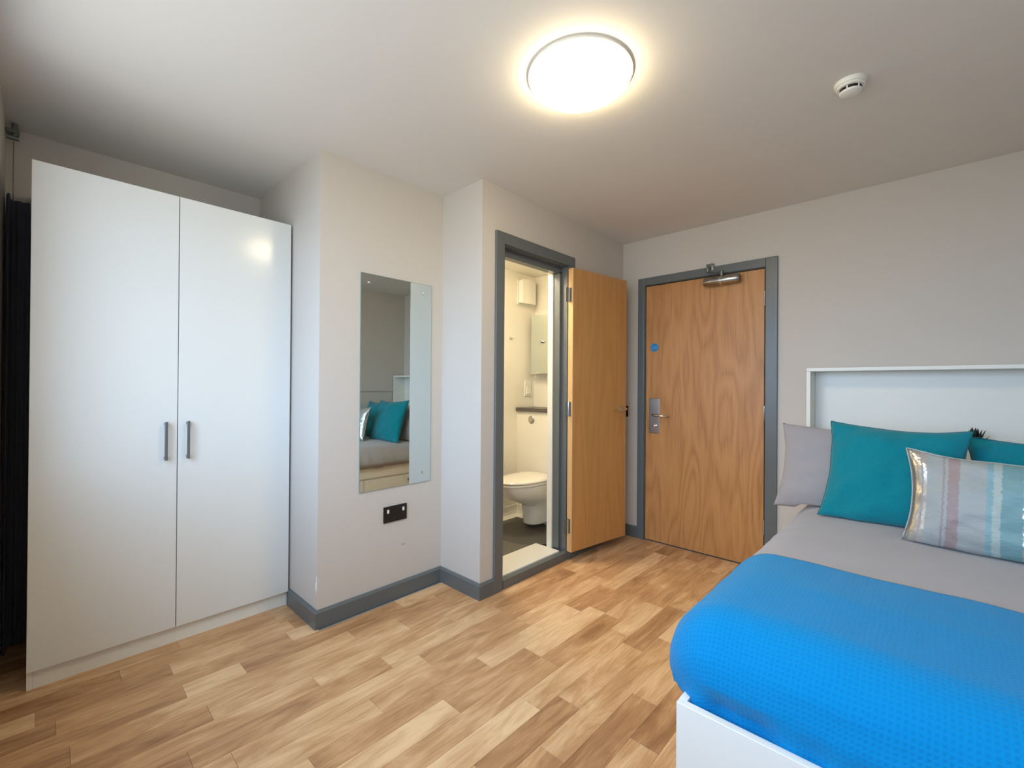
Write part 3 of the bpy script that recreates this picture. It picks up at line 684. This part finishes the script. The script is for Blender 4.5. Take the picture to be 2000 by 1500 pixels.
# drape mapping: flat sheet coords -> rounded mattress
def drape(a_, b_, x0, x1, y0, y1, z, r, drops, tuck):
    ex = (x0+r-a_) if a_ < x0+r else ((a_-(x1-r)) if a_ > x1-r else 0)
    sx = -1 if a_ < x0+r else 1
    ey = (y0+r-b_) if b_ < y0+r else 0
    sy = -1
    e_ = sqrt(ex*ex+ey*ey)
    bx_ = min(max(a_, x0+r), x1-r); by_ = max(b_, y0+r)
    if e_ < 1e-9: return Vector((a_, b_, z))
    nx, ny = sx*ex/e_, sy*ey/e_
    drop = drops[0]+(drops[1]-drops[0])*ny*ny
    q = r*pi/2
    if e_ <= q: o_ = r*sin(e_/r); zz = z-r*(1-cos(e_/r))
    elif e_ <= q+drop: o_ = r; zz = z-r-(e_-q)
    else:
        k = min((e_-q-drop)/tuck, 1); o_ = r-tuck*.9*sin(k*pi/2); zz = z-r-drop-tuck*.75*(1-cos(k*pi/2))
    return Vector((bx_+nx*o_, by_+ny*o_, zz))
def sheet(name, x0, x1, y0, y1, z, r, drop, tuck, bmax, nx, ny, th, m, amp, parent=None, bstart=None, edge=None, seed=0, lift=None, **kw):
    tot = r*pi/2-r+max(drop)+tuck
    A0, A1 = x0-tot, x1+tot; B0 = y0-tot if bstart is None else bstart; B1 = bmax
    bm = NB(); uvl = bm.loops.layers.uv.new('UVMap'); grid = []
    for j in range(ny+1):
        rowv = []
        for i in range(nx+1):
            a_ = A0+(A1-A0)*i/nx; b_ = B0+(B1-B0)*j/ny
            if edge and j == ny: b_ += 0
            bb = b_+(edge(a_)*((j/ny)**3) if edge else 0)
            p = drape(a_, bb, x0, x1, y0, y1, z, r, drop, tuck)
            nn = noise.noise(Vector((a_*3.1+seed, bb*3.3, 1.7)))*amp+noise.noise(Vector((a_*9+seed, bb*8, 4.2)))*amp*.3
            # creases fanning on the sides
            side = max(0, min(1, (z-p.z)/.10))
            nn2 = noise.noise(Vector((a_*2+bb*14, bb*12-a_*3, seed)))*amp*.9*side
            cx_, cy_ = (x0+x1)/2, (y0+y1)/2+.3
            d_ = Vector(((p.x-cx_)*side, (p.y-cy_)*side*.6, 1-side)).normalized() if side < 1 else Vector((p.x-cx_, min(0, p.y-(y0+r)) if p.y < y0+r else 0, 0)).normalized()
            p = p+d_*(nn+nn2)
            if lift: p.z += lift(p)
            if name == 'throw_blanket' and p.z < .475 and p.y < y0+.05:
                p.y += .030*math.exp(-((p.x+.35)/.095)**2)*min(1, (.475-p.z)/.05)+.006*sin(p.x*60)*min(1, (.475-p.z)/.06)
            rowv.append((bm.verts.new(p), (a_, bb)))
        grid.append(rowv)
    for j in range(ny):
        for i in range(nx):
            q = (grid[j][i], grid[j][i+1], grid[j+1][i+1], grid[j+1][i])
            f = bm.faces.new([v for v, _ in q])
            for l_, (_, uvc) in zip(f.loops, q): l_[uvl].uv = uvc
    o = obj(name, bm, m, parent, smooth=True, **kw)
    md = o.modifiers.new('thickness', 'SOLIDIFY'); md.thickness = th; md.offset = 1 if th > 0 else -1
    return o
def puff(p):
    return .018*max(0, 1-((p.x-.08)/.62)**2)*max(0, min(1, (p.y-1.15)/.4))
MX0, MX1, MY0 = -.555, .655, 1.175
sheet('duvet', MX0+.006, .638, MY0+.012, 3.15, .600, .150, (.0, .03), .05, 3.17, 110, 100, .010, M['duvet'], .008, lift=puff, seed=2., bstart=1.42,
      label='plain grey duvet covering the bed', cat='duvet')
sheet('throw_blanket', MX0-.002, .646, MY0, 3.15, .622, .160, (.008, .085), .045, 1.83, 170, 130, .006, M['throw'], .007, lift=puff, seed=2.,
      edge=lambda a_: -.085*(max(-.5, a_)+.45)+.004*sin(a_*22), label='bright blue waffle throw across the foot of the bed', cat='blanket')

# ------------------------------------------------------------------ cushions and pillows
def cushion(name, wd, ht, th, loc, tilt, rz, ry, m, label, cat, group=None, n=40, ear=.10, zmin=None, seed=0, seam=None, amp=.006, pw=.5, wr=1.):
    bm = NB(); uvl = bm.loops.layers.uv.new('UVMap'); V = {}
    R_ = Matrix.Translation(loc) @ Matrix.Rotation(rz, 4, 'Z') @ Matrix.Rotation(tilt, 4, 'X') @ Matrix.Rotation(ry, 4, 'Y')
    for side in (-1, 1):
        for j in range(n+1):
            for i in range(n+1):
                u = -1+2*i/n; v = -1+2*j/n
                u = u*(1.5-.5*u*u) if False else sin(u*pi/2)*.35+u*.65; v = sin(v*pi/2)*.35+v*.65
                border = i in (0, n) or j in (0, n)
                if border and side == 1: V[(1, i, j)] = V[(-1, i, j)]; continue
                x_ = wd/2*u*(1-ear*(1-v*v)**1.0*abs(u)**2); z_ = ht/2*v*(1-ear*(1-u*u)*abs(v)**2)
                env = max(0, (1-u*u)*(1-v*v))
                y_ = side*th/2*env**pw
                w_ = noise.noise(Vector((u*2.2+seed, v*2.4, side*3.)))*amp*2*env**.3+noise.noise(Vector((u*7+seed, v*6, side)))*amp*.6*env**.2
                # corner pull creases
                cr_ = sin(8*(abs(u)-abs(v)))*amp*.7*wr*(abs(u*v))*env**.25
                y_ += side*(w_+cr_)
                if border: y_ += noise.noise(Vector((u*2+seed, v*2, 9)))*amp*2.5
                z_ += noise.noise(Vector((u*1.5, seed, v)))*amp*1.5
                p = R_ @ Vector((x_, y_, z_+ht/2))
                if zmin is not None:
                    zm = zmin+puff(p)-(.25*max(0, -.50-p.x)*3)
                    if p.z < zm: p.z = zm+(p.z-zm)*.04
                V[(side, i, j)] = bm.verts.new(p)
        for j in range(n):
            for i in range(n):
                ks = [(i, j), (i+1, j), (i+1, j+1), (i, j+1)]
                f = bm.faces.new([V[(side, a_, b_)] for a_, b_ in ks])
                for l_, (a_, b_) in zip(f.loops, ks): l_[uvl].uv = (a_/n, b_/n)
    if seam:
        root = empty(name, loc, label=label, cat=cat, group=group)
        bmesh.ops.translate(bm, verts=bm.verts, vec=-Vector(loc))
        per = [(i, 0) for i in range(n)]+[(n, j) for j in range(n)]+[(n-i, n) for i in range(n)]+[(0, n-j) for j in range(n)]
        pts = [V[(-1, a_, b_)].co.copy() for a_, b_ in per]; pts.append(pts[0])
        pb = tube(NB(), pts, .0028, 6)
        obj('cover', bm, m, root, smooth=True); obj('seam', pb, seam, root, smooth=True)
        return root
    return obj(name, bm, m, None, smooth=True, label=label, cat=cat, group=group)
ZT = .616
cushion('pillow', .64, .47, .15, (-.320, 2.80, ZT-.045), radians(-14), radians(-3), radians(2), M['duvet'], 'grey pillow at the left end of the bed, behind the teal cushion', 'pillow', zmin=ZT, seed=5, ear=.09, amp=.006)
cushion('cushion', .505, .49, .16, (-.150, 2.58, ZT-.015), radians(-20), radians(-5), radians(2), M['teal'], 'large teal cushion between the grey pillow and the striped cushion', 'cushion', zmin=ZT, seed=1, ear=.10, seam=M['seam'], amp=.009)
cushion('cushion', .50, .455, .14, (.375, 2.68, ZT-.015), radians(-20), radians(2), radians(-1), M['teal'], 'second teal cushion, behind the striped cushion', 'cushion', zmin=ZT, seed=8, ear=.10, seam=M['seam'], amp=.009)
cushion('cushion', .56, .385, .15, (.190, 2.36, ZT-.012), radians(-14), radians(-5), radians(1), M['stripe'], 'silver cushion with ragged vertical stripes in front of the teal ones', 'cushion', zmin=ZT, seed=3, ear=.10, amp=.008, seam=mat('silver_seam', lin(170, 172, 170), .5))

# ------------------------------------------------------------------ plant on the headboard shelf
pt = empty('potted_succulent', (.165, 3.275, .8505), label='small dark spiky plant on the headboard shelf behind the cushions', cat='plant')
obj('pot', lathe(NB(), [(0, 0), (.030, 0), (.040, .07), (.040, .075), (.035, .075), (.034, .066), (0, .066)], 28), M['pot'], pt, smooth='auto')
obj('soil', lathe(NB(), [(.0335, .0662), (.0335, .069), (0, .070)], 24), M['soil'], pt)
rg = random.Random(4)
for k in range(26):
    az = k*2.399; el_ = radians(84-52*(k/25)); L_ = .095+.02*rg.random()
    if k > 14: L_ *= .8
    b_ = NB(); d_ = Vector((cos(az)*cos(el_), sin(az)*cos(el_), sin(el_))); sd_ = Vector((-sin(az), cos(az), 0)); nn_ = d_.cross(sd_)
    rings = []
    for t_, wd in ((0, .006), (.3, .0115), (.65, .0095), (.9, .004), (1, .0008)):
        c_ = d_*L_*t_*Vector((1, 1, 1)).x+Vector((0, 0, .0-.02*t_*t_*cos(el_)))
        rings.append([tuple(c_+sd_*wd), tuple(c_+nn_*wd*.25), tuple(c_-sd_*wd), tuple(c_-nn_*wd*.35)])
    o = obj('leaf', loft(b_, rings), M['leaf'], pt, smooth=True); o.location = (0, 0, .068+.001*(25-k))
obj('stem', tube(NB(), [(0, 0, .066), (0, 0, .098)], .006, 8), M['leaf'], pt)
